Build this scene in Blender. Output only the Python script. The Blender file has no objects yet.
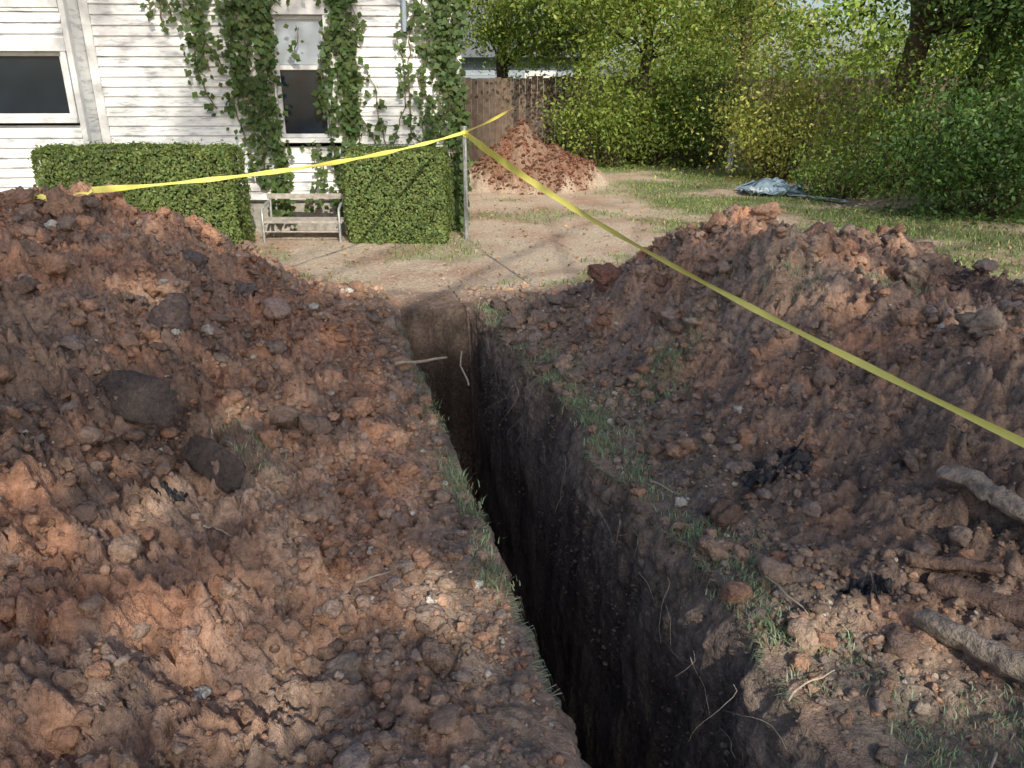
import bpy, bmesh, math, random
import numpy as np
from mathutils import Vector, Matrix
R=np.random.RandomState(7); random.seed(7)
sc=bpy.context.scene

# ---------------------------------------------------------------- noise
_perm=R.permutation(4096); _ang=R.rand(4096)*2*np.pi
_gx=np.cos(_ang); _gy=np.sin(_ang)
def _h(i,j,s): return _perm[(_perm[(i+s*131)&4095]+j*7+s)&4095]
def gn(x,y,s=0):
    x=np.asarray(x,float); y=np.asarray(y,float)
    xi=np.floor(x).astype(int); yi=np.floor(y).astype(int); fx=x-xi; fy=y-yi
    u=fx*fx*fx*(fx*(fx*6-15)+10); v=fy*fy*fy*(fy*(fy*6-15)+10)
    def g(a,b):
        k=_h(xi+a,yi+b,s); return _gx[k]*(fx-a)+_gy[k]*(fy-b)
    n0=g(0,0)*(1-u)+g(1,0)*u; n1=g(0,1)*(1-u)+g(1,1)*u
    return (n0*(1-v)+n1*v)*1.5
def fbm(x,y,f,o=4,s=0,gain=.5):
    t=0;a=1
    for k in range(o):
        t=t+a*gn(x*f+k*17.3,y*f-k*9.1,s+k); f*=2.03; a*=gain
    return t
def bil(x,y,f,s=0): return np.abs(gn(x*f,y*f,s))*2
def ss(a,b,x):
    t=np.clip((x-a)/(b-a),0,1); return t*t*(3-2*t)

SUN=Vector((.30,-.954,0)).normalized(); EL=math.radians(35)
sd=np.array([SUN.x*math.cos(EL),SUN.y*math.cos(EL),math.sin(EL)])
# ---------------------------------------------------------------- terrain
SK=-.256
def XL(y): return .58+SK*y
TW=.74
def mounds(x,y):
    w=x-XL(y)
    wx=.16*gn(x*.9,y*.9,3); wy=.25*gn(x*.8+5,y*.8,4)
    wl=-w; m1=ss(0,.5,wl)
    L=np.interp(wl+wx*m1,[0,.08,.45,.95,1.5,1.9,2.7,3.5,4.5],[0,.03,.2,.48,.82,1,.95,.5,0])*np.interp(y+wy,[-3,-1,0,1,2,3,4,4.8,5.4,6.0,6.6,7.1],[0,.15,.3,.50,.72,.87,1.0,1.05,.9,.52,.2,0])
    wr=w-TW; m2=ss(0,.5,wr)
    Rm=np.interp(wr+wx*m2,[0,.25,.6,1.0,1.4,1.9,2.4,3.2,4.4],[0,.04,.3,.70,1.0,.92,.80,.45,0])*np.interp(y+wy,[0,1.2,1.9,2.5,3.2,4,5,5.5,6.1,6.6],[0,.06,.2,.38,.58,.74,.90,.76,.25,0])
    L=np.where(wl>0,L,0); Rm=np.where(wr>0,Rm,0)
    return L,Rm,w
def piled(x,y): return np.sqrt(((x-.40)/1.1)**2+((y-14.8)/1.4)**2)
def H(x,y,detail=True):
    x=np.asarray(x,float); y=np.asarray(y,float)
    L,Rm,w=mounds(x,y)
    near=ss(7.4,6.2,y)*ss(-5.0,-3.6,w)*ss(5.6,4.6,w)
    m=np.clip((L+Rm)/.3,0,1); 
    g=.05*gn(x*.25,y*.25,11)*ss(7,10,y)+.012*gn(x*1.7,y*1.7,12)
    amp=near*(.25+.75*m)
    tr=ss(-.3,.0,w)*ss(TW+.3,TW,w)
    amp=amp*(1-.6*tr)
    h=g+L+Rm
    P=np.maximum(1.08*np.clip(1-piled(x+.25,y)*1.05-.18*gn(x*1.5,y*1.5,5),0,1)**.75, .62*np.clip(1-piled(x-.25,y)*1.05-.2*gn(x*1.8,y*1.8,6),0,1)**.6)
    h=h+P; amp=np.maximum(amp,np.clip(P*3,0,.7))
    if detail:
        h=h+amp*(.09*gn(x*1.5,y*1.5,20)+.075*(bil(x,y,3.1,21)-.5)+.055*(bil(x+.3*gn(x*4,y*4,9),y,6.3,22)-.4)+.042*(bil(x+.1*gn(x*9,y*9,8),y,12,23)-.4)+.028*(bil(x,y,23,24)-.4)+.015*(bil(x,y,44,25)-.4))
        h=h+.006*gn(x*9,y*9,30)+.003*gn(x*25,y*25,31)
    return h
def edge_off(y,side): return (.05+.02*side)*gn(y*1.3,side*5.5,40)+(.028+.025*side)*gn(y*4.5,side*3.3,41)+(.014+.014*side)*gn(y*13,side*2.1,42)

def grassmask(x,y):
    n=fbm(x,y,.7,4,50)
    a=ss(1.6,2.6,x+.6*n-(y-9)*.05)*ss(6.8,8.0,y)
    b=ss(14.5,17,y+2*n)
    c=.5*ss(6.6,7.2,y)*ss(8.8,8.0,y)*ss(.0,.35,n)
    d=ss(.15,.5,n)*.4*ss(7,8,y)
    e=ss(-6,-8,x)
    return np.clip(np.maximum.reduce([a*ss(-.5,.15,n),b*ss(-.6,.1,n),c,d,e]),0,1)
def mixc(a,b,t): return a*(1-t[...,None])+b*t[...,None]
RED=np.array([.62,.345,.23]);BRN=np.array([.48,.335,.255]);GRY=np.array([.45,.365,.32]);DRK=np.array([.21,.155,.13]);TAN=np.array([.58,.48,.38]);GRN=np.array([.14,.20,.065])
def gcol(x,y,dep,lip):
    x=np.asarray(x,float)
    L,Rm,w=mounds(x,y)
    n1=fbm(x,y,1.3,5,60); n2=fbm(x,y,4.5,4,61); n3=fbm(x,y,.6,3,62)
    c=mixc(np.broadcast_to(BRN,x.shape+(3,)),RED,np.clip(.42+1.0*n1+.45*ss(2.0,4.0,y)*(w<0),0,1)*(w<0)+np.clip(ss(.4,.85,Rm)*.55+.7*n1,0,1)*(w>=0))
    c=mixc(c,np.broadcast_to(GRY,c.shape),np.clip(.3+1.4*n2,0,.8)*(.55+.2*(w>0)))
    c=mixc(c,np.broadcast_to(DRK,c.shape),np.clip(-.08+.10*(w>0)+1.2*n3+.7*n2,0,.75))
    band=ss(TW+.0,TW+.1,w)*ss(TW+.6,TW+.3,w)+ss(-.35,-.15,w)*ss(.02,0,w)
    c=mixc(c,np.broadcast_to(np.array([.31,.27,.225]),c.shape),band*.6)
    gm=grassmask(x,y)
    g=mixc(np.broadcast_to(TAN,c.shape),BRN*1.0,np.clip(.25+n1,0,1))
    g=mixc(g,np.broadcast_to(GRN,c.shape),gm*.85)
    far=ss(6.3,6.9,y+.4*n1); far=np.maximum(far,np.maximum(ss(-4.2,-5,w),ss(4.6,5.2,w)))
    far=far*(1-np.clip(L+Rm,0,.1)*10)
    d=piled(x,y)
    c=mixc(c,g,far)
    c=mixc(c,np.broadcast_to(np.array([.20,.095,.062]),c.shape)*(1+.5*n2)[...,None],ss(1.1,.9,d+.1*n2)*(.75+.25*n2))
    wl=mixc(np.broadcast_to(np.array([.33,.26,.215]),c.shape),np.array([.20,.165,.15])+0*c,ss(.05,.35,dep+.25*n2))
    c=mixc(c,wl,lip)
    # hole's darkness put into the soil colour at the far end of the dig
    e=ss(5.4,5.9,y)*ss(6.75,6.3,y+.3*n1)*ss(-.35,-.05,w)*ss(TW+.35,TW+.05,w)
    c=mixc(c,np.broadcast_to(np.array([.17,.13,.11]),c.shape),e*.75)
    return np.clip(c,.01,1)

def geo(a,b,n,p=2.5): t=np.linspace(0,1,n); return a+(b-a)*t**p
cw=[];cd=[];ck=[]
def addc(w,d,k):
    cw.extend(np.atleast_1d(w)); cd.extend(np.atleast_1d(d)); ck.extend([k]*len(np.atleast_1d(w)))
addc(-geo(4.6,90,34)[::-1],np.zeros(34),0)
a=np.arange(-4.58,-2.8,.03); addc(a,a*0,1)
a=np.arange(-2.8,-.0,.0105); addc(a,a*0,1)
d=np.linspace(0,1.75,70)**1.0; addc(.05*(1-np.exp(-d/.1))+.02*d,d,2)
a=np.linspace(.1,.62,24); addc(a,a*0+1.78,2)
d=np.linspace(1.75,0,130); addc(TW-.085*(1-np.exp(-d/.14))-.02*d,d,2)
a=np.arange(TW+.0105,3.0,.0105); addc(a,a*0,3)
a=np.arange(3.0,4.7,.03); addc(a,a*0,3)
addc(geo(4.75,90,34),np.zeros(34),0)
cw=np.array(cw);cd=np.array(cd);ck=np.array(ck)
rows=list(np.arange(-8,.6,.15))
y=.6
while y<150:
    rows.append(y)
    y+= .0105 if y<3 else (.008 if 5.8<y<6.25 else (.0105+(y-3)*.005 if y<7 else (.035+(y-7)*.012 if y<25 else .25+(y-25)*.06)))
rows=np.array(rows)
W,Y=np.meshgrid(cw,rows); D0=np.broadcast_to(cd,W.shape); K=np.broadcast_to(ck,W.shape)
Dm=ss(6.16,5.86,Y+.07*gn(W*5,Y*0,70)+.03*gn(W*14,Y*0,69))*ss(-4,-3.5,Y)
eo=edge_off(Y,0)*np.exp(-np.abs(W)/.25)*(W<TW/2)+edge_off(Y,1)*np.exp(-np.abs(W-TW)/.25)*(W>=TW/2)*np.exp(-D0/.35)
rf=ss(7,6.3,Y)*ss(-4,-3.5,Y)
Wd=W+eo*rf
wallm=(K==2)*1.0
top=np.exp(-D0/.35)
streak=.018*gn(Y*9+.8*gn(Y*2,D0*2,78),D0*1.2,71)+.010*gn(Y*24,D0*2.0,72)+.025*gn(Y*2.5,D0*2.5,73)+.006*gn(Y*50,D0*14,74)+top*(.03*(bil(Y,D0,7,77)-.4)+.02*(bil(Y,D0,17,79)-.4))
Wd=Wd+wallm*streak*ss(0,.1,D0)*Dm*np.where(W>TW/2,-1,1)
X=XL(Y)+Wd
Z=H(X,Y)-D0*Dm+wallm*.012*gn(X*12,Y*12,75)
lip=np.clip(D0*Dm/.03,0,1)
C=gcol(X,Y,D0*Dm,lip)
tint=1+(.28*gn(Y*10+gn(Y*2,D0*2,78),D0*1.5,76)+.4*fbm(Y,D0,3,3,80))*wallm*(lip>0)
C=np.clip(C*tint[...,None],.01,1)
nr,nc=W.shape
V=np.stack([X,Y,Z],-1).reshape(-1,3); Cf=C.reshape(-1,3)
idx=np.arange(nr*nc).reshape(nr,nc)
F=np.stack([idx[:-1,:-1],idx[:-1,1:],idx[1:,1:],idx[1:,:-1]],-1)

def make(name,V,Fs,mat=None,col=None,smooth=True,parent=None):
    if isinstance(Fs,np.ndarray): Fs=[Fs]
    Fs=[np.asarray(f,int) for f in Fs if len(f)]
    me=bpy.data.meshes.new(name); V=np.asarray(V,float)
    me.vertices.add(len(V)); me.vertices.foreach_set('co',V.ravel())
    tot=np.concatenate([np.full(len(f),f.shape[1]) for f in Fs]); loops=np.concatenate([f.ravel() for f in Fs])
    st=np.concatenate([[0],np.cumsum(tot)[:-1]])
    me.loops.add(len(loops)); me.polygons.add(len(tot))
    me.loops.foreach_set('vertex_index',loops); me.polygons.foreach_set('loop_start',st)
    me.polygons.foreach_set('use_smooth',np.full(len(tot),bool(smooth)))
    me.update(calc_edges=True)
    if col is not None:
        at=me.color_attributes.new('Col','FLOAT_COLOR','POINT')
        c4=np.ones((len(V),4)); c4[:,:3]=col; at.data.foreach_set('color',c4.ravel())
    if mat: me.materials.append(mat)
    ob=bpy.data.objects.new(name,me); sc.collection.objects.link(ob)
    if parent: ob.parent=parent
    return ob

# ---------------------------------------------------------------- materials
def newmat(n):
    m=bpy.data.materials.new(n); m.use_nodes=True; nt=m.node_tree; b=nt.nodes['Principled BSDF']; return m,nt,b
def N(nt,t,**k):
    n=nt.nodes.new(t)
    for a,v in k.items():
        if a in n.inputs: n.inputs[a].default_value=v
        else: setattr(n,a,v)
    return n
def colmat(name,rough=.95,nscale=35,lo=.65,hi=1.35,bumps=((60,.5,.01),(180,.5,.004)),attr=True,base=(.5,.5,.5),spec=.2,metal=0):
    m,nt,b=newmat(name); L=nt.links
    tc=N(nt,'ShaderNodeTexCoord')
    if attr: src=N(nt,'ShaderNodeAttribute',attribute_name='Col').outputs['Color']
    else:
        rgb=N(nt,'ShaderNodeRGB'); rgb.outputs[0].default_value=(*base,1); src=rgb.outputs[0]
    no=N(nt,'ShaderNodeTexNoise',Scale=nscale,Detail=6.0,Roughness=.65); L.new(tc.outputs['Object'],no.inputs['Vector'])
    mr=N(nt,'ShaderNodeMapRange'); mr.inputs[1].default_value=.3; mr.inputs[2].default_value=.7; mr.inputs[3].default_value=lo; mr.inputs[4].default_value=hi
    L.new(no.outputs[0],mr.inputs[0])
    vm=N(nt,'ShaderNodeVectorMath',operation='SCALE'); L.new(src,vm.inputs[0]); L.new(mr.outputs[0],vm.inputs['Scale'])
    L.new(vm.outputs[0],b.inputs['Base Color'])
    b.inputs['Roughness'].default_value=rough; b.inputs['Specular IOR Level'].default_value=spec; b.inputs['Metallic'].default_value=metal
    prev=None
    for s,st,dist in bumps:
        n2=N(nt,'ShaderNodeTexNoise',Scale=s,Detail=4.0,Roughness=.7); L.new(tc.outputs['Object'],n2.inputs['Vector'])
        bp=N(nt,'ShaderNodeBump',Strength=st,Distance=dist); L.new(n2.outputs[0],bp.inputs['Height'])
        if prev: L.new(prev.outputs[0],bp.inputs['Normal'])
        prev=bp
    if prev: L.new(prev.outputs[0],b.inputs['Normal'])
    return m
M_dirt=colmat('dirt',bumps=((60,.9,.035),),lo=.58,hi=1.38,spec=.05)
M_clod=colmat('clod_dirt',bumps=((70,.9,.03),),nscale=50,lo=.62,hi=1.32,spec=.05)
M_bark=colmat('bark',base=(.10,.075,.055),attr=False,nscale=12,bumps=((18,1,.04),))
M_log=colmat('log_bark',base=(.34,.285,.24),attr=False,nscale=18,bumps=((30,1,.03),),lo=.4,hi=1.3)
M_logb=colmat('log_bark_brown',base=(.27,.18,.14),attr=False,nscale=18,bumps=((30,1,.03),),lo=.4,hi=1.3)
M_stem=colmat('stem',base=(.22,.17,.12),attr=False,nscale=30)
M_root=colmat('root',base=(.42,.35,.28),attr=False,nscale=60,bumps=())
M_tape=colmat('caution_tape_plastic',base=(.95,.86,.20),attr=False,nscale=6,lo=.92,hi=1.05,rough=.35,spec=.5,bumps=())
M_steel=colmat('galvanised_steel',base=(.38,.40,.41),attr=False,nscale=20,rough=.5,metal=.5,bumps=())
M_black=colmat('black_plastic',base=(.022,.024,.03),attr=False,nscale=20,rough=.4,spec=.4,bumps=((60,.5,.01),))
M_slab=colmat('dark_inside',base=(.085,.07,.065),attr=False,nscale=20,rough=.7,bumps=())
M_blue=colmat('blue_grey_plastic',base=(.22,.31,.40),attr=False,nscale=8,rough=.75,spec=.2,bumps=(),lo=.5,hi=1.15)
M_wplas=colmat('white_plastic',base=(.5,.55,.6),attr=False,nscale=6,rough=.6,lo=.85,hi=1.05,bumps=())
M_trim=colmat('white_trim_paint',base=(.76,.77,.78),attr=False,nscale=9,lo=.75,hi=1.05,rough=.6,bumps=((40,.3,.004),))
M_fence=colmat('weathered_wood',base=(.20,.155,.12),attr=True,nscale=9,bumps=((40,.5,.01),))
M_roof=colmat('roof_shingle',base=(.14,.15,.17),attr=False,nscale=30,bumps=((30,.8,.02),))
M_nsid=colmat('grey_blue_siding',base=(.30,.36,.43),attr=False,nscale=3,lo=.9,hi=1.05,bumps=())
M_conc=colmat('foundation_concrete',base=(.33,.32,.30),attr=False,nscale=14)
M_slat=colmat('bench_slat',base=(.36,.33,.30),attr=False,nscale=20)
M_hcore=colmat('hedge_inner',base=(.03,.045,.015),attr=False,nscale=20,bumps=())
def sidingmat():
    m,nt,b=newmat('peeling_white_siding'); L=nt.links
    tc=N(nt,'ShaderNodeTexCoord'); mp=N(nt,'ShaderNodeMapping'); mp.inputs['Scale'].default_value=(1.2,1,7); L.new(tc.outputs['Object'],mp.inputs[0])
    n=N(nt,'ShaderNodeTexNoise',Scale=3.0,Detail=9.0,Roughness=.7); L.new(mp.outputs[0],n.inputs['Vector'])
    r=N(nt,'ShaderNodeValToRGB'); r.color_ramp.elements[0].position=.36; r.color_ramp.elements[0].color=(.40,.42,.46,1); r.color_ramp.elements[1].position=.51; r.color_ramp.elements[1].color=(.84,.85,.85,1)
    L.new(n.outputs[0],r.inputs[0]); L.new(r.outputs[0],b.inputs['Base Color']); b.inputs['Roughness'].default_value=.6
    return m
M_sid=sidingmat()
def leafmat(name,tr=.35):
    m,nt,b=newmat(name); L=nt.links
    a=N(nt,'ShaderNodeAttribute',attribute_name='Col'); L.new(a.outputs['Color'],b.inputs['Base Color'])
    b.inputs['Roughness'].default_value=.5; b.inputs['Specular IOR Level'].default_value=.25
    t=N(nt,'ShaderNodeBsdfTranslucent'); vm=N(nt,'ShaderNodeVectorMath',operation='MULTIPLY'); vm.inputs[1].default_value=(1.5,1.5,.7); L.new(a.outputs['Color'],vm.inputs[0]); L.new(vm.outputs[0],t.inputs[0])
    mx=N(nt,'ShaderNodeMixShader'); mx.inputs[0].default_value=tr; L.new(b.outputs[0],mx.inputs[1]); L.new(t.outputs[0],mx.inputs[2])
    L.new(mx.outputs[0],nt.nodes['Material Output'].inputs[0]); return m
M_leaf=leafmat('leaf',.4); M_grass=leafmat('grass_blade',.25)
def glassmat(n,base,r=.05):
    m,nt,b=newmat(n); L=nt.links
    no=N(nt,'ShaderNodeTexNoise',Scale=2.5); tc=N(nt,'ShaderNodeTexCoord'); L.new(tc.outputs['Object'],no.inputs['Vector'])
    mr=N(nt,'ShaderNodeMapRange'); mr.inputs[3].default_value=r; mr.inputs[4].default_value=r+.12; L.new(no.outputs[0],mr.inputs[0]); L.new(mr.outputs[0],b.inputs['Roughness'])
    b.inputs['Base Color'].default_value=(*base,1); b.inputs['Specular IOR Level'].default_value=.6; return m
M_glass=glassmat('window_glass',(.012,.02,.03)); M_pale=glassmat('pale_glass',(.42,.48,.55),.15)

# ---------------------------------------------------------------- split terrain
wc=np.broadcast_to((cw[:-1]+cw[1:])/2,(nr-1,nc-1)); yc=np.broadcast_to(((rows[:-1]+rows[1:])/2)[:,None],(nr-1,nc-1))
inY=(yc<6.8)&(yc>-3.0)
mt=(wc>-0.003)&(wc<TW+.003)&(yc<6.3)&(yc>-4)
ml=(wc<=-0.003)&(wc>-4.5)&inY
mr_=(wc>=TW+.003)&(wc<4.5)&inY
xc=XL(yc)+wc
mp_=(((xc-.36)/1.5)**2+((yc-14.8)/1.7)**2<1)
def sub(name,mask,mat):
    f=F[mask]; u,inv=np.unique(f,return_inverse=True)
    return make(name,V[u],inv.reshape(-1,4),mat,Cf[u])
moundL=sub('dirt_mound',ml,M_dirt); moundR=sub('dirt_mound',mr_,M_dirt); pile=sub('dirt_mound',mp_,M_dirt)
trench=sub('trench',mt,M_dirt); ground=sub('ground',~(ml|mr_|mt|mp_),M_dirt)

# ---------------------------------------------------------------- clods
def ico(sub):
    bm=bmesh.new(); bmesh.ops.create_icosphere(bm,subdivisions=sub,radius=1); v=np.array([q.co[:] for q in bm.verts]); f=np.array([[a.index for a in q.verts] for q in bm.faces]); bm.free(); return v,f
I2=ico(2); I3=ico(3); I4=ico(4)
def rotm(n):
    q=R.randn(n,4); q/=np.linalg.norm(q,axis=1)[:,None]; a,b,c,d=q.T
    return np.stack([1-2*(c*c+d*d),2*(b*c-a*d),2*(b*d+a*c),2*(b*c+a*d),1-2*(b*b+d*d),2*(c*d-a*b),2*(b*d-a*c),2*(c*d+a*b),1-2*(b*b+c*c)],-1).reshape(n,3,3)
def lump(base,rough=.35,planes=7):
    v,f=base; v=v.copy()
    for _ in range(planes):
        n=R.randn(3); n/=np.linalg.norm(n); dd=v@n; lim=R.uniform(.5,.85); v=v-np.clip(dd-lim,0,None)[:,None]*n*.9
    nn=fbm(v[:,0]*1.3+v[:,2]*.7,v[:,1]*1.3-v[:,2]*.5,1.6,3,int(R.randint(200)))
    v=v*(1+rough*nn)[:,None]; return v,f
def clods(name,pts,size,cols,base,parent,smooth=False,flat=.75,mat=None):
    T=[lump(base) for _ in range(14)]; n=len(pts); rot=rotm(n); k=R.randint(14,size=n)
    VV=[];FF=[];CC=[];o=0; sc3=R.uniform(.65,1.2,(n,3))
    for t in range(14):
        I=np.where(k==t)[0]
        if not len(I): continue
        v,f=T[t]; P=v[None]*sc3[I][:,None,:]; P=np.einsum('nij,nkj->nki',rot[I],P); P[...,2]*=flat
        P=P*size[I][:,None,None]+pts[I][:,None,:]
        VV.append(P.reshape(-1,3)); FF.append((f[None]+(np.arange(len(I))*len(v))[:,None,None]).reshape(-1,3)+o); o+=len(I)*len(v)
        CC.append(np.repeat(cols[I],len(v),0))
    return make(name,np.concatenate(VV),np.concatenate(FF),mat or M_clod,np.concatenate(CC),smooth,parent)
def scatter(n,w0,w1,y0,y1):
    y=y0+(y1-y0)*R.rand(n)**1.2; w=R.uniform(w0,w1,n); x=XL(y)+w
    dens=gn(x*1.6,y*1.6,90)+.3*gn(x*5,y*5,91)+.35*np.exp(-np.abs(w+.45)/.35)
    keep=(R.rand(n)<np.clip(.5+dens,.06,1)); return x[keep],y[keep]
PAL=np.array([[.62,.34,.22],[.68,.42,.29],[.52,.37,.28],[.43,.355,.32],[.25,.19,.165],[.58,.47,.39]])
def docl(parent,w0,w1,n,pal):
    for (cnt,s0,s1,base) in ((n,.004,.011,I2),(n//3,.009,.021,I2),(n//11,.02,.042,I3),(n//150,.04,.075,I3)):
        x,y=scatter(cnt,w0,w1,.7,6.9); s=s0+(s1-s0)*R.rand(len(x))**1.8; s*=np.clip(.7+.12*y,.8,1.4)
        z=H(x,y)+s*.35; c=PAL[R.choice(6,len(x),p=pal)]
        loc=gcol(x,y,x*0,x*0); c=.6*c+.4*loc; c=c*R.uniform(.75,1.15,(len(x),1))
        if s1<.05:
            pale=R.rand(len(x))<.022; c[pale]=[.74,.69,.62]
        clods('clods',np.stack([x,y,z],1),s,c,base,parent,smooth=(s1>.02))
docl(moundL,-3.2,-.02,36000,[.28,.16,.22,.14,.12,.08])
docl(moundR,TW+.02,3.4,24000,[.13,.08,.28,.25,.20,.06])
n=2600; yy=R.uniform(1.4,5.7,n); dd=R.rand(n)**1.7*.9; x=XL(yy)+TW-.085*(1-np.exp(-dd/.14))-.02*dd+edge_off(yy,1)*np.exp(-dd/.35)-.005
z=H(XL(yy)+TW,yy)-dd; s=.003+.011*R.rand(n)**3
clods('wall_crumbs',np.stack([x,yy,z],1),s,np.tile([.25,.2,.175],(n,1))*R.uniform(.6,1.3,(n,1)),I2,trench)
def big(px,py,s,c,parent,dz=.3):
    z=float(H(np.array([px]),np.array([py]))[0])+s*dz
    clods('large_clod',np.array([[px,py,z]]),np.array([s]),np.array([c])*1.7,I4,parent,True,.9)
for px,py,s,c in ((.68,5.45,.14,(.20,.11,.085)),(.95,5.4,.1,(.34,.2,.14)),(1.35,5.1,.09,(.34,.21,.14)),(1.6,5.0,.09,(.32,.2,.14)),(2.2,4.2,.1,(.22,.17,.14)),(2.05,3.3,.10,(.17,.14,.12)),(1.75,4.5,.12,(.26,.17,.13)),(.86,2.75,.07,(.12,.085,.07)),(1.55,2.7,.06,(.2,.15,.12)),(.62,2.2,.03,(.2,.15,.12))):
    big(px,py,s,c,moundR)
for px,py,s,c in ((-1.9,4.6,.12,(.15,.12,.11)),(-1.65,4.7,.1,(.16,.13,.12)),(-1.5,3.3,.11,(.19,.145,.13)),(-.55,3.3,.085,(.34,.22,.16)),(-.75,3.5,.07,(.34,.21,.15)),(-2.1,3.6,.10,(.33,.2,.145)),(-2.5,4.4,.12,(.30,.19,.13)),(-2.8,4.5,.12,(.26,.17,.13)),(-1.15,3.0,.06,(.31,.2,.14)),(-1.35,5.0,.08,(.32,.2,.14)),(-.7,4.6,.07,(.31,.2,.14)),(-.5,2.75,.045,(.3,.2,.15)),(-.62,3.9,.06,(.3,.2,.15))):
    big(px,py,s,c,moundL)
def slab(px,py,L,Wd_,T_,rz,ry,dz):
    v,f=lump(I4,.22,12); v=v/np.abs(v).max(0); v=np.sign(v)*np.abs(v)**.55*np.array([L/2,Wd_/2,T_/2])
    M=np.array((Matrix.Rotation(rz,3,'Z')@Matrix.Rotation(ry,3,'Y')@Matrix.Rotation(math.radians(55),3,'X')))
    v=v@M.T; z=float(H(np.array([px]),np.array([py]),False)[0])
    make('soil_slab',v+np.array([px,py,z+dz]),f,M_clod,np.tile([.14,.115,.105],(len(v),1)),True,moundL)
slab(-1.38,2.64,.40,.18,.035,-.35,.14,.085); slab(-1.06,2.48,.30,.14,.035,-.45,.30,.075)
n=3600; aa=R.rand(n)*6.28; rr=np.sqrt(R.rand(n)); x=.40+rr*np.cos(aa)*1.15; y=14.7+rr*np.sin(aa)*1.4; s=.010+.035*R.rand(n)**3
clods('clods',np.stack([x,y,H(x,y)+s*.1],1),s,np.tile([.215,.105,.07],(n,1))*R.uniform(.5,1.3,(n,1)),I2,pile)
n=2500; x=R.uniform(-5,6,n); y=R.uniform(6.3,12,n); s=.006+.02*R.rand(n)**3
clods('ground_clods',np.stack([x,y,H(x,y)+s*.2],1),s,np.tile([.46,.36,.28],(n,1))*R.uniform(.5,1.2,(n,1)),I2,ground)

# ---------------------------------------------------------------- leaves & tubes
def leaves(name,c,size,col,mat=M_leaf,parent=None,up=.0,wd=.5,nrm=None,droop=0,colvar=.35):
    n=len(c); d=R.randn(n,3); d[:,2]+=up-droop
    if nrm is not None: d=d-.75*(d*nrm).sum(1)[:,None]*nrm
    d/=np.linalg.norm(d,axis=1)[:,None]
    t=R.randn(n,3) if nrm is None else nrm+.45*R.randn(n,3)
    s=np.cross(d,t); s/=np.linalg.norm(s,axis=1)[:,None]+1e-9
    nn=np.cross(s,d); L=(size*R.uniform(.6,1.25,n))[:,None] 
    v=np.stack([c,c+d*L*.42+s*L*wd*.5+nn*L*.06,c+d*L,c+d*L*.42-s*L*wd*.5+nn*L*.06],1)
    col=np.asarray(col,float); 
    cc=(col if col.ndim==2 else np.tile(col,(n,1)))*R.uniform(1-colvar,1+colvar,(n,1)); cc=cc*np.stack([R.uniform(.85,1.25,n),np.ones(n),R.uniform(.8,1.1,n)],1)
    f=np.arange(n*4).reshape(n,4)
    return make(name,v.reshape(-1,3),f,mat,np.repeat(np.clip(cc,.004,.9),4,0),True,parent)
class MB:
    def __init__(s): s.v=[];s.f=[];s.c=[];s.o=0
    def add(s,v,f,col=(.5,.5,.5)):
        v=np.asarray(v,float); s.v.append(v); s.f.append(np.asarray(f,int)+s.o); s.o+=len(v); s.c.append(np.tile(col,(len(v),1)))
    def tube(s,P,r,k=8,col=(.5,.5,.5),caps=True):
        P=np.asarray(P,float); n=len(P); r=np.broadcast_to(r,(n,)); T=np.gradient(P,axis=0); T/=np.linalg.norm(T,axis=1)[:,None]+1e-9
        ref=np.array([0.,0,1]) if abs(T[0,2])<.8 else np.array([1.,0,0]); a=np.cross(T[0],ref); a/=np.linalg.norm(a); V=[]
        th=np.arange(k)*2*np.pi/k
        for i in range(n):
            a=a-T[i]*(a@T[i]); a/=np.linalg.norm(a)+1e-9; b=np.cross(T[i],a)
            V.append(P[i]+r[i]*(np.cos(th)[:,None]*a+np.sin(th)[:,None]*b))
        V=np.concatenate(V); i=np.arange(n-1)[:,None]*k; j=np.arange(k)[None]; j2=(j+1)%k
        f=np.stack([i+j,i+j2,i+k+j2,i+k+j],-1).reshape(-1,4)
        s.add(V,f,col)
        if caps:
            for q,cen in ((0,P[0]),(n-1,P[-1])):
                ring=V[q*k:(q+1)*k]; m=np.vstack([ring,cen]); jj=np.arange(k); s.add(m,np.stack([jj,(jj+1)%k,np.full(k,k),np.full(k,k)],-1)[:,:3],col)
    def box(s,a,b,col=(.5,.5,.5)):
        x0,y0,z0=a;x1,y1,z1=b
        v=[(x0,y0,z0),(x1,y0,z0),(x1,y1,z0),(x0,y1,z0),(x0,y0,z1),(x1,y0,z1),(x1,y1,z1),(x0,y1,z1)]
        s.add(v,[(0,3,2,1),(4,5,6,7),(0,1,5,4),(1,2,6,5),(2,3,7,6),(3,0,4,7)],col)
    def build(s,name,mat,smooth=False,parent=None,bevel=0,attr=False):
        qs=[f for f in s.f if f.shape[1]==4]; ts=[f for f in s.f if f.shape[1]==3]; Fs=[]
        if qs: Fs.append(np.concatenate(qs))
        if ts: Fs.append(np.concatenate(ts))
        ob=make(name,np.concatenate(s.v),Fs,mat,np.concatenate(s.c),smooth,parent)
        if bevel: m=ob.modifiers.new('b','BEVEL'); m.width=bevel; m.segments=2; m.limit_method='ANGLE'
        return ob
def wob(a,b,n=8,amp=.1):
    a=np.array(a,float);b=np.array(b,float); t=np.linspace(0,1,n)[:,None]; P=a+(b-a)*t
    w=np.cumsum(R.randn(n,3),0); w-=w[0]+(w[-1]-w[0])*t; return P+w*amp*np.linalg.norm(b-a)/n
def empty(name,loc=(0,0,0)):
    e=bpy.data.objects.new(name,None); e.location=loc; sc.collection.objects.link(e); return e
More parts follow.
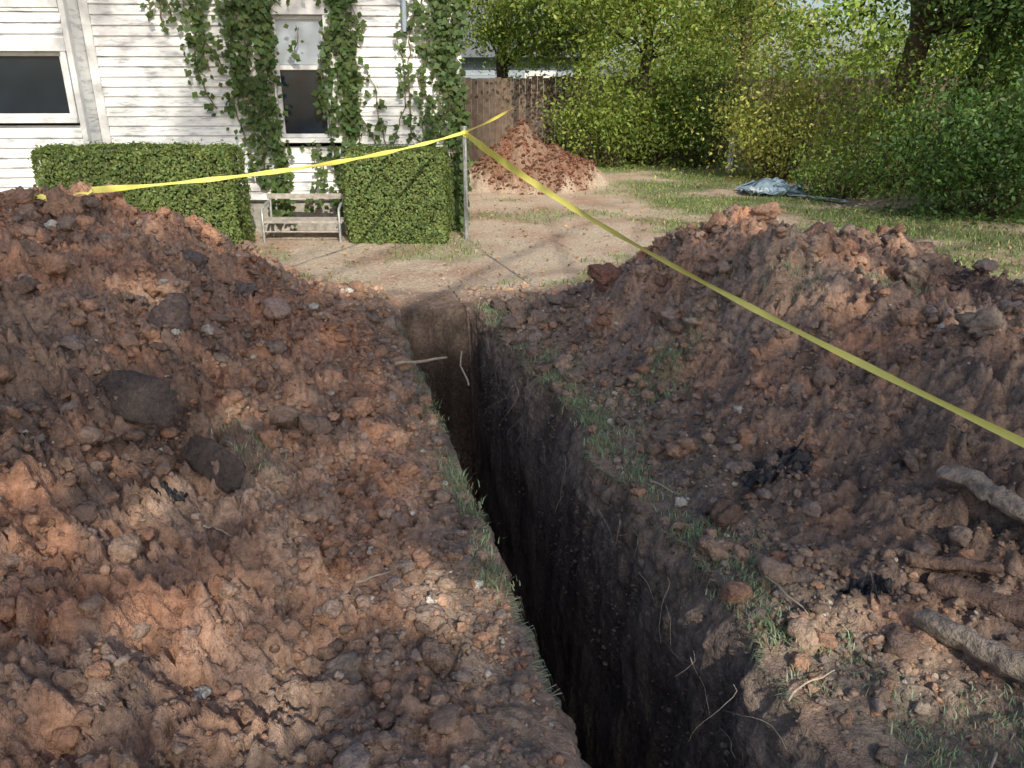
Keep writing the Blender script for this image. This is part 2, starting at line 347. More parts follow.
GAPS=[(-.80,1.5,.26),(-.62,1.42,.16),(-.27,1.9,.26),(-.95,1.75,.15),(.08,1.66,.2),(1.05,1.55,.3),(1.35,1.6,.32),(-1.0,2.8,.12),(-1.3,3.6,.12),(1.4,4.4,.2),(2.0,3.9,.18),(1.8,4.8,.22),(-2,4.3,.2)]  # openings cut in the unseen crowns so sun patches land on the soil
def tree(name,x,y,trunk,r,cl,nleaf,lsize,col,lean=(0,0),clr=.55,droop=.2,gaps=None):
    z=float(H(np.array([x]),np.array([y]))[0]); par=empty(name,(x,y,0)); b=MB()
    top=np.array([lean[0],lean[1],trunk+z]); P=wob((0,0,z-.1),top,12,.12); b.tube(P,np.linspace(r,r*.35,12)*(1+.5*np.exp(-np.arange(12)*1.2)),10)
    cl=np.asarray(cl)-np.array([x,y,0])
    for c in cl:
        i=int(np.clip(np.searchsorted(P[:,2],c[2]-.35*np.linalg.norm(c[:2]-P[-1,:2])-.5),4,11)); Q=wob(P[i],c,7,.25); Q[:,2]+=np.sin(np.linspace(0,np.pi,7))*.15
        b.tube(Q,np.linspace(r*.16,.006,7),5,caps=False)
    b.build('trunk_and_limbs',M_bark,True,par)
    k=R.randint(len(cl),size=nleaf); p=cl[k]+R.randn(nleaf,3)*np.array([clr,clr,clr*.6])*R.uniform(.5,1.2,len(cl))[k][:,None]
    tone=R.uniform(.5,1.5,len(cl))[k][:,None]; colr=np.array(col)*tone
    p[:,2]=np.maximum(p[:,2],.15)
    if gaps:
        q=p+np.array([x,y,0]); q=q-sd*((q[:,2]-.35)/sd[2])[:,None]; keep=np.ones(len(p),bool)
        for gx,gy,gr in gaps: keep&=((q[:,0]-gx)**2+((q[:,1]-gy)*.8)**2>(gr*(1+.5*gn(q[:,0]*5,q[:,1]*5,300)))**2)
        p=p[keep]; colr=colr[keep]
    leaves('foliage',p,np.full(len(p),lsize),colr,parent=par,droop=droop)
    return par
def ell(c,r,n,zmin=None):
    q=R.randn(n,3); q/=np.linalg.norm(q,axis=1)[:,None]; q*=(R.rand(n)**.4)[:,None]; q=np.array(c)+q*np.array(r)
    if zmin is not None: q=q[q[:,2]>zmin]
    return q
def shrub(name,x,y,rx,ry,h,nleaf,lsize,col,clr=.22,ncl=45,stemn=14):
    z=float(H(np.array([x]),np.array([y]))[0]); par=empty(name,(x,y,0)); b=MB()
    cl=ell((0,0,h*.55+z),(rx,ry,h*.5),ncl)
    for c in cl[:stemn*2]:
        b.tube(wob((c[0]*.3,c[1]*.3,z-.05),c,7,.2),np.linspace(.02,.005,7),5,caps=False)
    b.build('stems',M_bark,True,par)
    k=R.randint(len(cl),size=nleaf); p=cl[k]+R.randn(nleaf,3)*clr*R.uniform(.5,1.5,len(cl))[k][:,None]; p[:,2]=np.maximum(p[:,2],z+.02+.1*R.rand(nleaf))
    tone=R.uniform(.5,1.5,len(cl))[k][:,None]
    leaves('foliage',p,np.full(nleaf,lsize),np.array(col)*tone,parent=par)
    return par
LG=(.20,.275,.07); MG=(.13,.20,.055); DG=(.07,.135,.045); YG=(.34,.38,.12)
shrub('shrub',2.0,17.8,1.0,.6,1.9,5500,.10,LG,clr=.3)
shrub('shrub',4.1,17.9,1.0,.7,2.2,6000,.10,MG,clr=.3)
shrub('shrub',3.3,18.2,.7,.5,1.5,3500,.09,LG,clr=.25)
shrub('shrub',5.2,15.4,1.2,1.0,2.1,8500,.085,YG,clr=.36)
shrub('shrub',6.7,13.8,1.2,1.0,2.0,8000,.085,LG,clr=.34)
shrub('shrub',6.35,10.9,1.3,1.0,1.5,10000,.085,DG,clr=.28,ncl=70)
shrub('shrub',5.2,12.6,.7,.5,.6,1800,.07,MG,clr=.2)
shrub('shrub',8.2,10.6,1.6,1.2,2.2,9000,.09,DG,clr=.28,ncl=70)
shrub('shrub',9.4,14.0,1.8,1.5,3.0,9000,.10,MG,clr=.3)
tree('tree',2.9,18.75,6.5,.15,np.vstack([ell((2.2,18.0,4.2),(2.8,1.2,1.4),30),ell((3.2,17.7,3.0),(2.6,.6,.9),18)]),18000,.11,LG,(.2,.2))
tree('tree',6.75,14.2,6.5,.24,np.vstack([ell((7.2,13.5,4.2),(3.0,2.2,1.4),32),ell((7.4,12.8,3.0),(2.2,1.0,.6),22)]),21000,.10,DG,(-.2,0))
tree('tree',7.6,14.6,6.5,.17,ell((9.0,14,4.0),(2.4,2,1.5),26),11000,.10,MG,(.9,0))
tree('tree',-.2,21.5,6,.2,np.vstack([ell((.2,21,3.7),(2.4,1.3,1.5),30),ell((.9,20.6,2.7),(1.5,.4,.4),10)]),17000,.11,LG)
tree('tree',6.5,24,7,.22,ell((5.6,23.5,4.2),(3.0,2,1.7),24),9000,.13,YG)
c=np.vstack([ell((xx,R.uniform(36,44),2.8),(2.8,2,R.uniform(2.8,4.0)),34) for xx in np.arange(-8,34,3.4)]); k=R.randint(len(c),size=34000)
leaves('distant_treeline',c[k]+R.randn(34000,3)*.6*np.array([1,1,.8]),np.full(34000,.34),np.array(LG)*R.uniform(.7,1.6,len(c))[k][:,None])
# unseen trees added behind the camera, crowns placed to shade dig, house and lawn
def along(tx,ty,h):
    k=h/sd[2]; return np.array([tx,ty,0])+sd*k
def shade(n,x0,x1,y0,y1,h0,h1): return np.array([along(R.uniform(x0,x1),R.uniform(y0,y1),R.uniform(h0,h1)) for _ in range(n)])
tree('unseen_shade_tree',1.5,-13,10,.28,shade(60,-5.5,.8,-.5,5.9,8.5,11),16500,.17,MG,clr=.5,gaps=GAPS)
tree('unseen_shade_tree',7,-13.5,10,.28,shade(60,.0,5.5,-.5,5.9,8.5,11),15500,.17,MG,clr=.5,gaps=GAPS)
tree('unseen_shade_tree',-3,-12,13,.3,np.vstack([shade(20,-6,-.3,10.8,14.5,11,13),shade(20,3,10,8.5,17,11,13.5)]),7000,.15,MG,clr=.42)

# ---------------------------------------------------------------- house
HM=Matrix.Translation((-.58,9.62,0))@Matrix.Rotation(math.radians(3.5),4,'Z')
house=empty('white_clapboard_house'); house.matrix_world=HM
def cl_boards(mb,x0,x1,z0,z1,yf,opens,ex=.105):
    z=z0
    while z<z1-1e-4:
        zt=min(z+ex,z1); segs=[(x0,x1)]
        for (a,b,c,d) in opens:
            if zt>c+.01 and z<d-.01:
                ns=[]
                for s in segs:
                    if a>s[0]: ns.append((s[0],min(a,s[1])))
                    if b<s[1]: ns.append((max(b,s[0]),s[1]))
                segs=[s for s in ns if s[1]-s[0]>.01]
        for s in segs:
            j=[s[0]];  
            while s[1]-j[-1]>3.6: j.append(j[-1]+R.uniform(1.6,3.2))
            j.append(s[1])
            for a,b in zip(j[:-1],j[1:]):
                o=R.uniform(-.003,.003); b-=.003; t=R.uniform(-.002,.002)
                v=[(a,yf-.028+o,z+t),(b,yf-.028+o,z-t),(b,yf-.028+o,z+.004-t),(a,yf-.028+o,z+.004+t),(b,yf-.006,zt),(a,yf-.006,zt),(a,yf,z),(b,yf,z)]
                mb.add(v,[(0,1,2,3),(3,2,4,5),(0,6,7,1)])
        z=zt
WX=-4.12; yw=-.35
A0,A1=-2.10,-1.52
B1=-4.24; B0=-5.6
mb=MB(); op=[(A0-.11,A1+.11,1.02,2.75)]
cl_boards(mb,WX,-.1,.42,4.0,0,op)
op2=[(B0-.11,B1+.085,1.28,2.12)]
cl_boards(mb,-9.0,WX-.06,.42,4.0,yw,op2)
mb.build('siding',M_sid,False,house)
mb=MB()
for a in ((WX,0,.4,1.02),(WX,0,2.75,4.0)): mb.box((a[0],.003,a[2]),(a[1],.12,a[3]))
mb.box((WX,.003,1.02),(A0-.11,.12,2.75)); mb.box((A1+.11,.003,1.02),(0,.12,2.75))
mb.box((-9,yw+.003,.4),(WX-.003,yw+.12,1.28)); mb.box((-9,yw+.003,2.12),(WX-.003,yw+.12,4)); mb.box((-9,yw+.003,1.28),(B0-.11,yw+.12,2.12)); mb.box((B1+.06,yw+.003,1.28),(WX-.003,yw+.12,2.12))
mb.box((-.12,.12,.4),(0,7,4)); mb.box((-9,yw+.12,.4),(-8.88,7,4)); mb.box((-8.88,6.88,.4),(-.12,7,4))
mb.box((WX-.12,yw+.12,.4),(WX-.003,.003,4))
mb.build('walls',M_sid,False,house)
mb=MB(); mb.box((-8.95,yw+.05,-.3),(WX-.05,6.9,.4)); mb.box((WX-.05,.05,-.3),(-.05,6.9,.397)); mb.build('foundation',M_conc,False,house)
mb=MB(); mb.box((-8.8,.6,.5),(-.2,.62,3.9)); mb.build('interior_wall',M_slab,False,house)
mb=MB()
mb.box((-.1,-.036,.42),(.004,.1,4)); mb.box((WX-.055,yw-.036,.42),(WX+.004,yw+.05,4)); mb.box((WX+.004,-.04,.42),(WX+.1,0,4))
def win(mb,x0,x1,z0,z1,yf,mid,tw=.11,head=.13):
    mb.box((x0-tw,yf-.045,z0),(x0,yf+.02,z1)); mb.box((x1,yf-.045,z0),(x1+tw,yf+.02,z1))
    e=min(.03,tw*.2)
    mb.box((x0-tw-e,yf-.055,z1),(x1+tw+e,yf+.02,z1+head)); mb.box((x0-tw-e*1.4,yf-.085,z0-.05),(x1+tw+e*.7,yf+.02,z0))
    s=.045; mb.box((x0,yf+.02,z0),(x0+s,yf+.06,z1)); mb.box((x1-s,yf+.02,z0),(x1,yf+.06,z1)); mb.box((x0+s,yf+.022,z0),(x1-s,yf+.06,z0+s)); mb.box((x0+s,yf+.022,z1-s),(x1-s,yf+.06,z1))
    if mid: mb.box((x0+s,yf+.015,mid-.025),(x1-s,yf+.06,mid+.025))
win(mb,A0,A1,1.12,2.42,0,1.88,head=.33); win(mb,B0,B1,1.36,2.03,yw,None,tw=.055)
mb.box((-9,yw-.04,2.45),(WX-.06,yw,2.58))
mb.build('trim',M_trim,False,house,.004)
mb=MB(); mb.box((A0+.01,.05,1.13),(A1-.01,.056,1.86)); mb.box((B0+.01,yw+.05,1.37),(B1-.01,yw+.056,2.02)); mb.build('window_panes',M_glass,False,house)
mb=MB(); mb.box((A0+.01,.04,1.91),(A1-.01,.046,2.4)); mb.build('pale_pane',M_pale,False,house)  # upper pane in a paler glass colour than the lower one
mb=MB(); v=[(-9.5,-.9,3.9),(.4,-.5,3.9),(.4,7.4,3.9),(-9.5,7.4,3.9),(-9.5,3.3,6.2),(.4,3.3,6.2)]
v2=[(a,b,c+.12) for a,b,c in v]; vv=v+v2
mb.add(vv,[(0,1,5,4),(2,3,4,5),(6,10,11,7),(8,11,10,9),(0,6,7,1),(2,8,9,3),(1,7,11,5),(5,11,8,2),(0,4,10,6),(4,3,9,10)]); mb.build('roof',M_roof,False,house)
mb=MB(); mb.tube([(-.62,-.07,2.25),(-.62,-.07,3.9)],.03,8); mb.build('downspout',M_nsid,True,house)

# ---------------------------------------------------------------- ivy
ivy=empty('ivy'); ivy.matrix_world=HM
PL=[];st=MB()
def strand(x,z0,z1,spread,dens,drift=0,yo=0,lim=None):
    z=z0; pts=[]; vx=0
    while z<z1:
        vx=.8*vx+.02*R.randn()+drift*.01; x+=vx*.6
        if lim: x=min(max(x,lim[0]),lim[1])
        z+=.045; pts.append((x,-.045+yo,z))
        k=R.poisson(dens)
        for _ in range(k):
            PL.append((min(x+R.randn()*spread,.03),-.05-abs(R.randn())*.045+yo,z+R.randn()*.04))
    if len(pts)>3: st.tube(np.array(pts),np.linspace(.009,.004,len(pts)),5,caps=False)
for x in np.linspace(-2.75,-2.28,7): strand(x+R.randn()*.05,R.choice([.3,1.0,1.4]),R.uniform(2.6,3.6),.06,2.2,lim=(-2.95,-2.2))
for x in (-2.8,-2.65,-2.5,-2.9): strand(x,1.8,3.6,.08,3.0,lim=(-3.0,-2.3))
for x in (-2.24,-2.2,-2.17,-2.15): strand(x,.2,3.4,.05,3.6,lim=(-2.32,-2.12))
for x in (-1.44,-1.40,-1.34,-1.3): strand(x,.2,3.5,.05,4.2,lim=(-1.5,-1.2))
for x in np.linspace(-2.1,-1.55,4): strand(x,.3,R.uniform(.8,1.1),.05,2)
for x in np.linspace(-2.2,-1.4,5): strand(x,2.3+R.rand()*.25,3.3,.06,1.9,lim=(-2.3,-1.3))
strand(-2.08,1.9,2.6,.03,1.8,lim=(-2.12,-2.0)); strand(-1.56,1.1,2.2,.03,1.8,lim=(-1.58,-1.5)); strand(-1.9,1.95,2.3,.04,1.5)
for x in (-1.15,-1.0,-.85,-.75): strand(x,R.choice([.2,1.0]),R.uniform(1.8,3.2),.035,1.1,lim=(-1.2,-.65))
for x in np.linspace(-.5,-.1,6): strand(x,R.choice([.1,.8]),R.uniform(2.6,3.6),.05,2.4,lim=(-.6,-.03))
for x in np.linspace(-.18,-.02,4): strand(x,.05,3.6,.045,4,lim=(-.22,0))
for x in (-3.4,-3.15,-3.25): strand(x,2.3,3.4,.035,.9)
PL=np.array(PL); nr_=np.tile([0,-1,.25],(len(PL),1)).astype(float)
leaves('ivy_leaves',PL,np.full(len(PL),.075),(.085,.14,.05),nrm=nr_,wd=.85,parent=ivy,droop=.8)
st.build('ivy_stems',M_stem,True,ivy)

# ---------------------------------------------------------------- hedges
def hedge(x0,x1,y0,y1,h):
    par=empty('box_hedge'); b=MB(); 
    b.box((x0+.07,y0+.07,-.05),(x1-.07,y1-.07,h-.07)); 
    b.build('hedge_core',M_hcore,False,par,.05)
    area=[(x1-x0)*h,(x1-x0)*h,(y1-y0)*h,(y1-y0)*h,(x1-x0)*(y1-y0)]; nrm=[(0,-1,0),(0,1,0),(-1,0,0),(1,0,0),(0,0,1)]
    P=[];NN=[]
    for a,nv in zip(area,nrm):
        n=int(a*(5400 if nv[1]<=0 else 2500)); u=R.rand(n);v=R.rand(n)
        if nv[2]: p=np.stack([x0+u*(x1-x0),y0+v*(y1-y0),np.full(n,h)],1)
        elif nv[1]: p=np.stack([x0+u*(x1-x0),np.full(n,y0 if nv[1]<0 else y1),v*h],1)
        else: p=np.stack([np.full(n,x0 if nv[0]<0 else x1),y0+u*(y1-y0),v*h],1)
        P.append(p);NN.append(np.tile(nv,(n,1)))
    P=np.concatenate(P);NN=np.concatenate(NN).astype(float)
    cen=np.array([(x0+x1)/2,(y0+y1)/2,h/2]); half=np.array([(x1-x0)/2,(y1-y0)/2,h/2])
    r=.12; inner=np.clip(P-cen,-(half-r),half-r); d=P-cen-inner; ln=np.linalg.norm(d,axis=1)[:,None]; P=cen+inner+d/np.maximum(ln,1e-6)*np.minimum(ln,r)
    bump=.03*gn((P[:,0]+P[:,2])*3,(P[:,1]+P[:,2]*.6)*3,120)+.025*gn((P[:,0]-P[:,2])*9,(P[:,1]+P[:,2])*9,121)
    P=P+NN*(bump-abs(R.randn(len(P)))*.022+.05*(R.rand(len(P))<.04)*R.rand(len(P)))[:,None]
    P[:,2]=np.maximum(P[:,2],.03)
    leaves('hedge_leaves',P,np.full(len(P),.036),(.18,.25,.095),nrm=NN,parent=par,wd=.6,colvar=.5)
hedge(-5.0,-2.90,8.35,8.85,1.10); hedge(-1.86,-.72,8.75,9.4,1.04)

# ---------------------------------------------------------------- bench
bench=empty('garden_bench',(-2.37,9.0,float(H(np.array([-2.37]),np.array([9.0]))[0]))); fr=MB(); sl=MB()
for sx in (-.43,.43):
    fr.tube([(sx,-.18,0),(sx,-.17,.2),(sx,-.16,.36),(sx,-.05,.40),(sx,.12,.42)],.016,8)
    fr.tube([(sx,.2,0),(sx,.16,.2),(sx,.2,.5)],.016,8)
    fr.tube([(sx,-.17,.2),(sx,.16,.2)],.012,6)
for k in range(4): sl.box((-.46,-.17+k*.085,.213),(.46,-.105+k*.085,.238))
sl.box((-.46,.17,.44),(.46,.19,.50))
sl.tube([(-.43,-.17,.12),(.43,-.17,.12)],.01,6)
fr.build('bench_frame',M_steel,True,bench); sl.build('bench_slats',M_slat,False,bench,.004)

# ---------------------------------------------------------------- post + caution tape
PX,PY=-.53,9.1; pz=float(H(np.array([PX]),np.array([PY]))[0])
mb=MB(); mb.tube([(PX,PY,pz-.1),(PX,PY,pz+1.24)],.026,12); mb.tube([(PX,PY,pz+1.24),(PX,PY,pz+1.255)],.032,12); mb.build('metal_post',M_steel,True)
def ribbon(P,w,tw,name,par):
    P=np.array(P,float); n=len(P); T=np.gradient(P,axis=0); T/=np.linalg.norm(T,axis=1)[:,None]
    sdv=np.cross(T,[0,0,1.]); sdv/=np.linalg.norm(sdv,axis=1)[:,None]; up=np.cross(sdv,T)
    a=np.asarray(tw); D=np.cos(a)[:,None]*up+np.sin(a)[:,None]*sdv; nn=np.cross(D,T)
    w=np.broadcast_to(w,(n,))[:,None]; fold=.004
    v=np.stack([P-D*w/2,P+nn*fold,P+D*w/2],1).reshape(-1,3); i=np.arange(n-1)*3
    f=np.concatenate([np.stack([i+j,i+j+1,i+j+4,i+j+3],-1) for j in (0,1)])
    return make(name,v,f,M_tape,None,True,par)
tape=empty('caution_tape'); TP=np.array([PX,PY-.03,pz+1.19])
def span(a,b,n,sag): t=np.linspace(0,1,n); P=a+(b-a)*t[:,None]; P[:,2]-=sag*4*t*(1-t); return P,t
zl=float(H(np.array([-2.42]),np.array([4.6]))[0])+.10
P,t=span(TP,np.array([-2.42,4.6,zl]),120,.08); ribbon(P,.030+.010*np.sin(t*40),.4+.4*np.sin(t*9)+.3*np.sin(t*31),'tape_span',tape)
xs=np.linspace(-2.42,-3.2,30); ys=4.6-.15*np.linspace(0,1,30); zs=H(xs,ys,False)+.07+.02*np.sin(np.arange(30)*.7); zs[0]=zl
ribbon(np.stack([xs,ys,zs],1),.03,.9+.5*np.sin(np.arange(30)*.5),'tape_drape',tape)
P,t=span(TP,np.array([1.74,2.05,.61]),220,.12); ribbon(P,np.interp(t,[0,.12,.3,.6,1],[.06,.10,.055,.030,.024])+.004*np.sin(t*60),-.15+.35*np.sin(t*13)+.15*np.sin(t*57),'tape_span',tape)
P,t=span(TP,np.array([.05,11.6,1.42]),30,.02); ribbon(P,.04,.4+.4*np.sin(t*8),'tape_span',tape)
th=np.linspace(0,4*np.pi,50); ribbon(np.stack([PX+.034*np.cos(th),PY+.034*np.sin(th),pz+1.17+.02*np.sin(th*.7)],1),.04,th*0,'tape_knot',tape)

# ---------------------------------------------------------------- fence, white post, neighbour
mb=MB(); x=-4
while x<14:
    w=.135; c=np.array([.12,.09,.072])*R.uniform(.5,1.4); z=float(H(np.array([x]),np.array([19.3]))[0])
    mb.box((x,19.3+R.uniform(-.006,.006),z+.03),(x+w,19.32,z+1.86+R.uniform(-.02,.02)),c); x+=w+.004
for z in (.4,1.4): mb.box((-4,19.33,z),(14,19.37,z+.09),(.15,.12,.09))
for x in np.arange(-4,14,2.4): mb.box((x,19.37,-.1),(x+.09,19.46,1.8),(.15,.12,.09))
mb.build('wooden_fence',M_fence)
mb=MB(); mb.box((4.45,16.6,-.1),(4.55,16.7,.72)); mb.box((4.43,16.58,.72),(4.57,16.72,.75)); mb.build('white_post',M_trim,bevel=.01)
nh=empty('neighbour_house',(1.0,27,0)); mb=MB(); mb.box((-6,0,0),(1.0,7,2.55)); 
mb.build('walls',M_nsid,False,nh)
mb=MB(); z=.2
while z<2.5: mb.box((-6.02,-.022,z),(1.02,-.003,z+.012)); z+=.18
mb.box((-.6,-.05,1.0),(.4,-.005,2.1)); mb.build('trim',M_trim,False,nh)
mb=MB(); v=[(-6.4,-.5,2.5),(1.4,-.5,2.5),(1.4,7.5,2.5),(-6.4,7.5,2.5),(-6.4,3.5,4.6),(1.4,3.5,4.6)]; mb.add(v,[(0,1,5,4),(2,3,4,5)]); mb.add(v,[(0,4,3),(1,2,5)]); mb.build('roof',M_roof,False,nh)

# ---------------------------------------------------------------- grass
def blades(name,x,y,h,col,parent=None,wd=.006):
    n=len(x); z=H(x,y); a=R.rand(n)*6.28; ln=R.uniform(.2,.9,n)*h; b=R.rand(n)*6.28
    p=np.stack([x,y,z-.005],1); s=np.stack([np.cos(a),np.sin(a),0*a],1)*wd; tip=p+np.stack([np.cos(b)*ln,np.sin(b)*ln,h*R.uniform(.7,1,n)],1); mid=p+np.stack([np.cos(b)*ln*.35,np.sin(b)*ln*.35,h*.6],1)
    v=np.stack([p-s,p+s,mid+s*.7,mid-s*.7,tip],1).reshape(-1,3); i=np.arange(n)*5
    cc=np.tile(col,(n,1))*R.uniform(.6,1.5,(n,1)); dry=R.rand(n)<.25; cc[dry]=np.array([.42,.36,.22])*R.uniform(.7,1.1,(dry.sum(),1))
    return make(name,v,[np.stack([i,i+1,i+2,i+3],-1),np.stack([i+3,i+2,i+4],-1)],M_grass,np.repeat(cc,5,0),True,parent)
n=160000; x=R.uniform(-7,13,n); y=6.7+R.rand(n)**1.3*14; k=(R.rand(n)<grassmask(x,y)*.88); x=x[k];y=y[k]
blades('grass',x,y,R.uniform(.025,.075,len(x)),(.155,.24,.08),wd=.007)
X_=[];Y_=[];H_=[]
def T(cx,cy,r,n,h):
    X_.append(cx+R.randn(n)*r);Y_.append(cy+R.randn(n)*r);H_.append(R.uniform(.4,1,n)*h)
for i in range(190):
    yy=R.uniform(1.5,6.2); ww=TW+.02+abs(R.randn())*.09+max(0,edge_off(np.array([yy]),1)[0]); 
    if gn(np.array([yy*1.6]),np.array([3.]),130)[0]>-.22: T(XL(yy)+ww,yy,.035,R.randint(15,52),.052)
for i in range(70):
    yy=R.uniform(1.9,5.0)
    if gn(np.array([yy*2.1]),np.array([8.]),132)[0]>-.15: T(XL(yy)-.01-abs(R.randn())*.045,yy,.03,R.randint(12,44),.055)
for cx,cy,n_ in ((.78,4.05,520),(.9,4.2,400),(.86,3.95,360),(1.0,4.25,260),(1.5,4.1,220),(2.0,4.05,320),(2.1,4.1,220),(1.25,4.45,140),(-1.0,2.78,110),(-.96,2.68,70),(.35,4.7,130),(.3,4.45,140),(.45,3.9,150)): T(cx,cy,.075,n_,.06)
for i in range(60): T(R.uniform(1.1,1.9),R.uniform(1.35,1.8),.05,40,.04)
X_=np.concatenate(X_);Y_=np.concatenate(Y_);H_=np.concatenate(H_)
blades('grass_tufts',X_,Y_,H_,(.27,.38,.26),wd=.0023)
n=2000; side=R.rand(n)<.55; yy=R.uniform(1.7,5.6,n); ok=gn(yy*2.2,side*3.+1,131)>-.05; side=side[ok]; yy=yy[ok]; n=len(yy)
eo_=np.where(side,edge_off(yy,1),edge_off(yy,0)); x0=XL(yy)+np.where(side,TW,0)+eo_; z0=H(x0,yy); dr=np.where(side,-1,1); ln=R.uniform(.02,.09,n)
p=np.stack([x0+dr*-.01,yy,z0],1); mid=p+np.stack([dr*ln*.45,R.randn(n)*.01,ln*.15],1); tip=mid+np.stack([dr*ln*.2,R.randn(n)*.02,-ln*.8],1); s=np.tile([0,.0018,0],(n,1))
i=np.arange(n)*5; cc=np.where((R.rand(n)<.5)[:,None],np.array([[.42,.37,.26]]),np.array([[.25,.33,.22]]))*R.uniform(.6,1.3,(n,1))
make('overhanging_grass',np.stack([p-s,p+s,mid+s,mid-s,tip],1).reshape(-1,3),[np.stack([i,i+1,i+2,i+3],-1),np.stack([i+3,i+2,i+4],-1)],M_grass,np.repeat(cc,5,0),True)
n=2400; x=R.uniform(-5,8,n); y=R.uniform(6.4,17,n); leaves('fallen_leaves',np.stack([x,y,H(x,y)+.012],1),np.full(n,.05),(.36,.25,.13),mat=M_grass,nrm=np.tile([0,0,1.],(n,1)),wd=.6,colvar=.5)

# ---------------------------------------------------------------- roots
mb=MB()
for i in range(60):
    yy=R.uniform(1.6,5.6); dd=R.uniform(.02,.4)**1.1; w=TW-.09; x=XL(yy)+w+.02
    z=float(H(np.array([XL(yy)+TW]),np.array([yy]))[0])-dd; L=R.uniform(.06,.30)
    P=[(x,yy,z)]; v=np.array([-.4*R.rand(),R.randn()*.8,R.uniform(-.8,.4)])
    for k in range(9): v=v+R.randn(3)*.22+np.array([0,0,-.1]); P.append(tuple(np.array(P[-1])+v/np.linalg.norm(v)*L/9))
    P=np.array(P); P[:,0]=np.minimum(P[:,0],XL(P[:,1])+TW-.10)
    mb.tube(P,np.linspace(R.uniform(.0007,.002),.0004,10),5,caps=False)
mb.build('roots',M_root,True)
mb=MB()
def hz(x,y,o=.02): return (x,y,float(H(np.array([x]),np.array([y]))[0])+o)
mb.tube(wob(hz(-.72,4.5,.03),(-.42,4.75,.06),6,.15),np.linspace(.013,.007,6),7); mb.tube(wob(hz(-.34,5.0,.03),(-.28,4.72,-.12),6,.2),.006,6)
for a,b in (((.9,2.35),(1.05,2.0)),((-1.0,2.2),(-.85,2.1)),((1.5,3.2),(1.55,3.3)),((.62,3.1),(.72,2.95)),((.80,1.78),(.98,1.9)),((1.3,1.6),(1.2,1.5)),((-.5,2.1),(-.4,2.2))):
    P=wob(hz(*a),hz(*b),8,.2); P[:,2]+=.01; mb.tube(P,np.linspace(.0045,.0015,8),6)
mb.build('sticks',M_root,True)

# ---------------------------------------------------------------- logs and debris
def log(a,b,r0,r1,mat,seed,flat=1.0):
    n=40;k=26; P=wob(a,b,n,.25); th=np.arange(k)*2*np.pi/k; T=(np.array(b)-np.array(a)); T/=np.linalg.norm(T); u=np.cross(T,[0,0,1.]);u/=np.linalg.norm(u); w=np.cross(u,T); VV=[]
    rr=np.linspace(r0,r1,n); e=np.ones(n); e[0]=.55;e[1]=.85;e[-1]=.5;e[-2]=.85
    for i,p in enumerate(P):
        q=1+.16*gn(np.cos(th)*1.5+7,np.sin(th)*1.5+i*.12,seed)+.07*gn(th*5,np.full(k,i*.1),seed+1)
        VV.append(p+rr[i]*e[i]*q[:,None]*(np.cos(th)[:,None]*u+flat*np.sin(th)[:,None]*w))
    VV=np.concatenate(VV); i=np.arange(n-1)[:,None]*k; j=np.arange(k)[None]; j2=(j+1)%k
    f=np.stack([i+j,i+j2,i+k+j2,i+k+j],-1).reshape(-1,4); VV=np.vstack([VV,P[0],P[-1]]); jj=np.arange(k)
    c1=np.stack([jj,(jj+1)%k,np.full(k,n*k)],-1); c2=np.stack([(n-1)*k+jj,(n-1)*k+(jj+1)%k,np.full(k,n*k+1)],-1)
    return make('log',VV,[f,c1,c2],mat,None,True)
log(hz(1.30,2.08,.045),hz(1.85,1.45,.05),.036,.046,M_log,150)
log(hz(1.42,2.24,.05),hz(2.0,1.7,.05),.05,.058,M_logb,155,.8)
log(hz(1.56,2.54,.07),hz(1.95,1.95,.09),.05,.06,M_log,160,.55)
log(hz(1.36,2.3,.03),hz(1.62,2.18,.05),.03,.02,M_logb,165,.8)
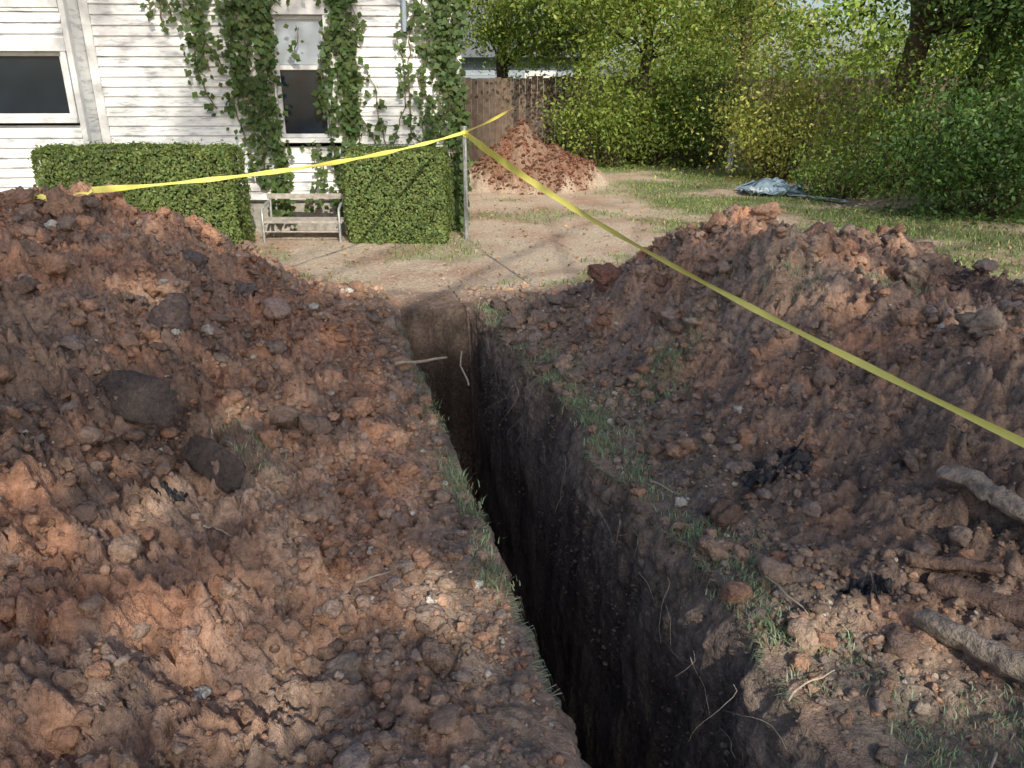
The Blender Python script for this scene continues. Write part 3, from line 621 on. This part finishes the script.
def crumple(name,cx,cy,sx,sy,rot,amp,mat,lift=.02,freq=6,seed=1,det=False,n=60,fold=0):
    u,v=np.meshgrid(np.linspace(-.5,.5,n),np.linspace(-.5,.5,n)); x=u*sx;y=v*sy
    x=x*(1+.5*gn(v*5,u*0,seed)); y=y*(1+.7*gn(u*5,v*0,seed+1)); c,s=math.cos(rot),math.sin(rot)
    X=cx+x*c-y*s;Yy=cy+x*s+y*c; Zz=H(X,Yy,det)+lift+amp*(np.abs(gn(u*freq,v*freq,seed+2))*2-.1+.5*np.abs(gn(u*freq*2.3,v*freq*2.3,seed+3)))+fold*np.exp(-((u-.05)/.3)**2)*np.exp(-((v-.1)/.22)**2)
    i=np.arange(n*n).reshape(n,n); f=np.stack([i[:-1,:-1],i[:-1,1:],i[1:,1:],i[1:,:-1]],-1).reshape(-1,4)
    return make(name,np.stack([X,Yy,Zz],-1).reshape(-1,3),f,mat,None,True)
crumple('black_plastic_sheet',1.10,2.95,.26,.14,.0,.03,M_black,.012,5,160)
crumple('black_plastic_sheet',-1.12,2.25,.09,.06,.2,.02,M_black,.02,4,170)
crumple('black_plastic_sheet',1.22,2.25,.13,.10,.6,.04,M_black,.015,4,185)
crumple('blue_tarpaulin',4.25,13.1,.95,.7,-.25,.08,M_blue,.02,3,200,fold=.20)
crumple('blue_tarpaulin',4.80,12.3,.9,.13,-.9,.02,M_blue,.04,3,205)
crumple('white_plastic_bag',3.95,12.85,.26,.18,.3,.06,M_wplas,.06,3,210)

# ---------------------------------------------------------------- camera & light
cam=bpy.data.cameras.new('camera'); co=bpy.data.objects.new('camera',cam); sc.collection.objects.link(co)
cam.sensor_width=36; cam.lens=780/1024*36; cam.clip_end=500; cam.clip_start=.05
co.location=(0,0,1.7); co.rotation_euler=(math.radians(90-21),0,0); sc.camera=co
sl_=bpy.data.lights.new('sun','SUN'); sl_.energy=5; sl_.angle=math.radians(.5); sl_.color=(1,.91,.75); so=bpy.data.objects.new('sun',sl_); sc.collection.objects.link(so)
so.rotation_euler=Vector(sd).to_track_quat('Z','Y').to_euler()
w=bpy.data.worlds.new('World'); sc.world=w; w.use_nodes=True; nt=w.node_tree; bg=nt.nodes['Background']; sk=nt.nodes.new('ShaderNodeTexSky'); sk.sky_type='NISHITA'; sk.sun_disc=False; sk.sun_elevation=EL; sk.sun_rotation=math.atan2(SUN.x,SUN.y); sk.dust_density=2.5
nt.links.new(sk.outputs[0],bg.inputs[0]); bg.inputs[1].default_value=.15
sc.view_settings.view_transform='Standard'; sc.view_settings.look='None'; sc.view_settings.exposure=0
print('verts',len(V))
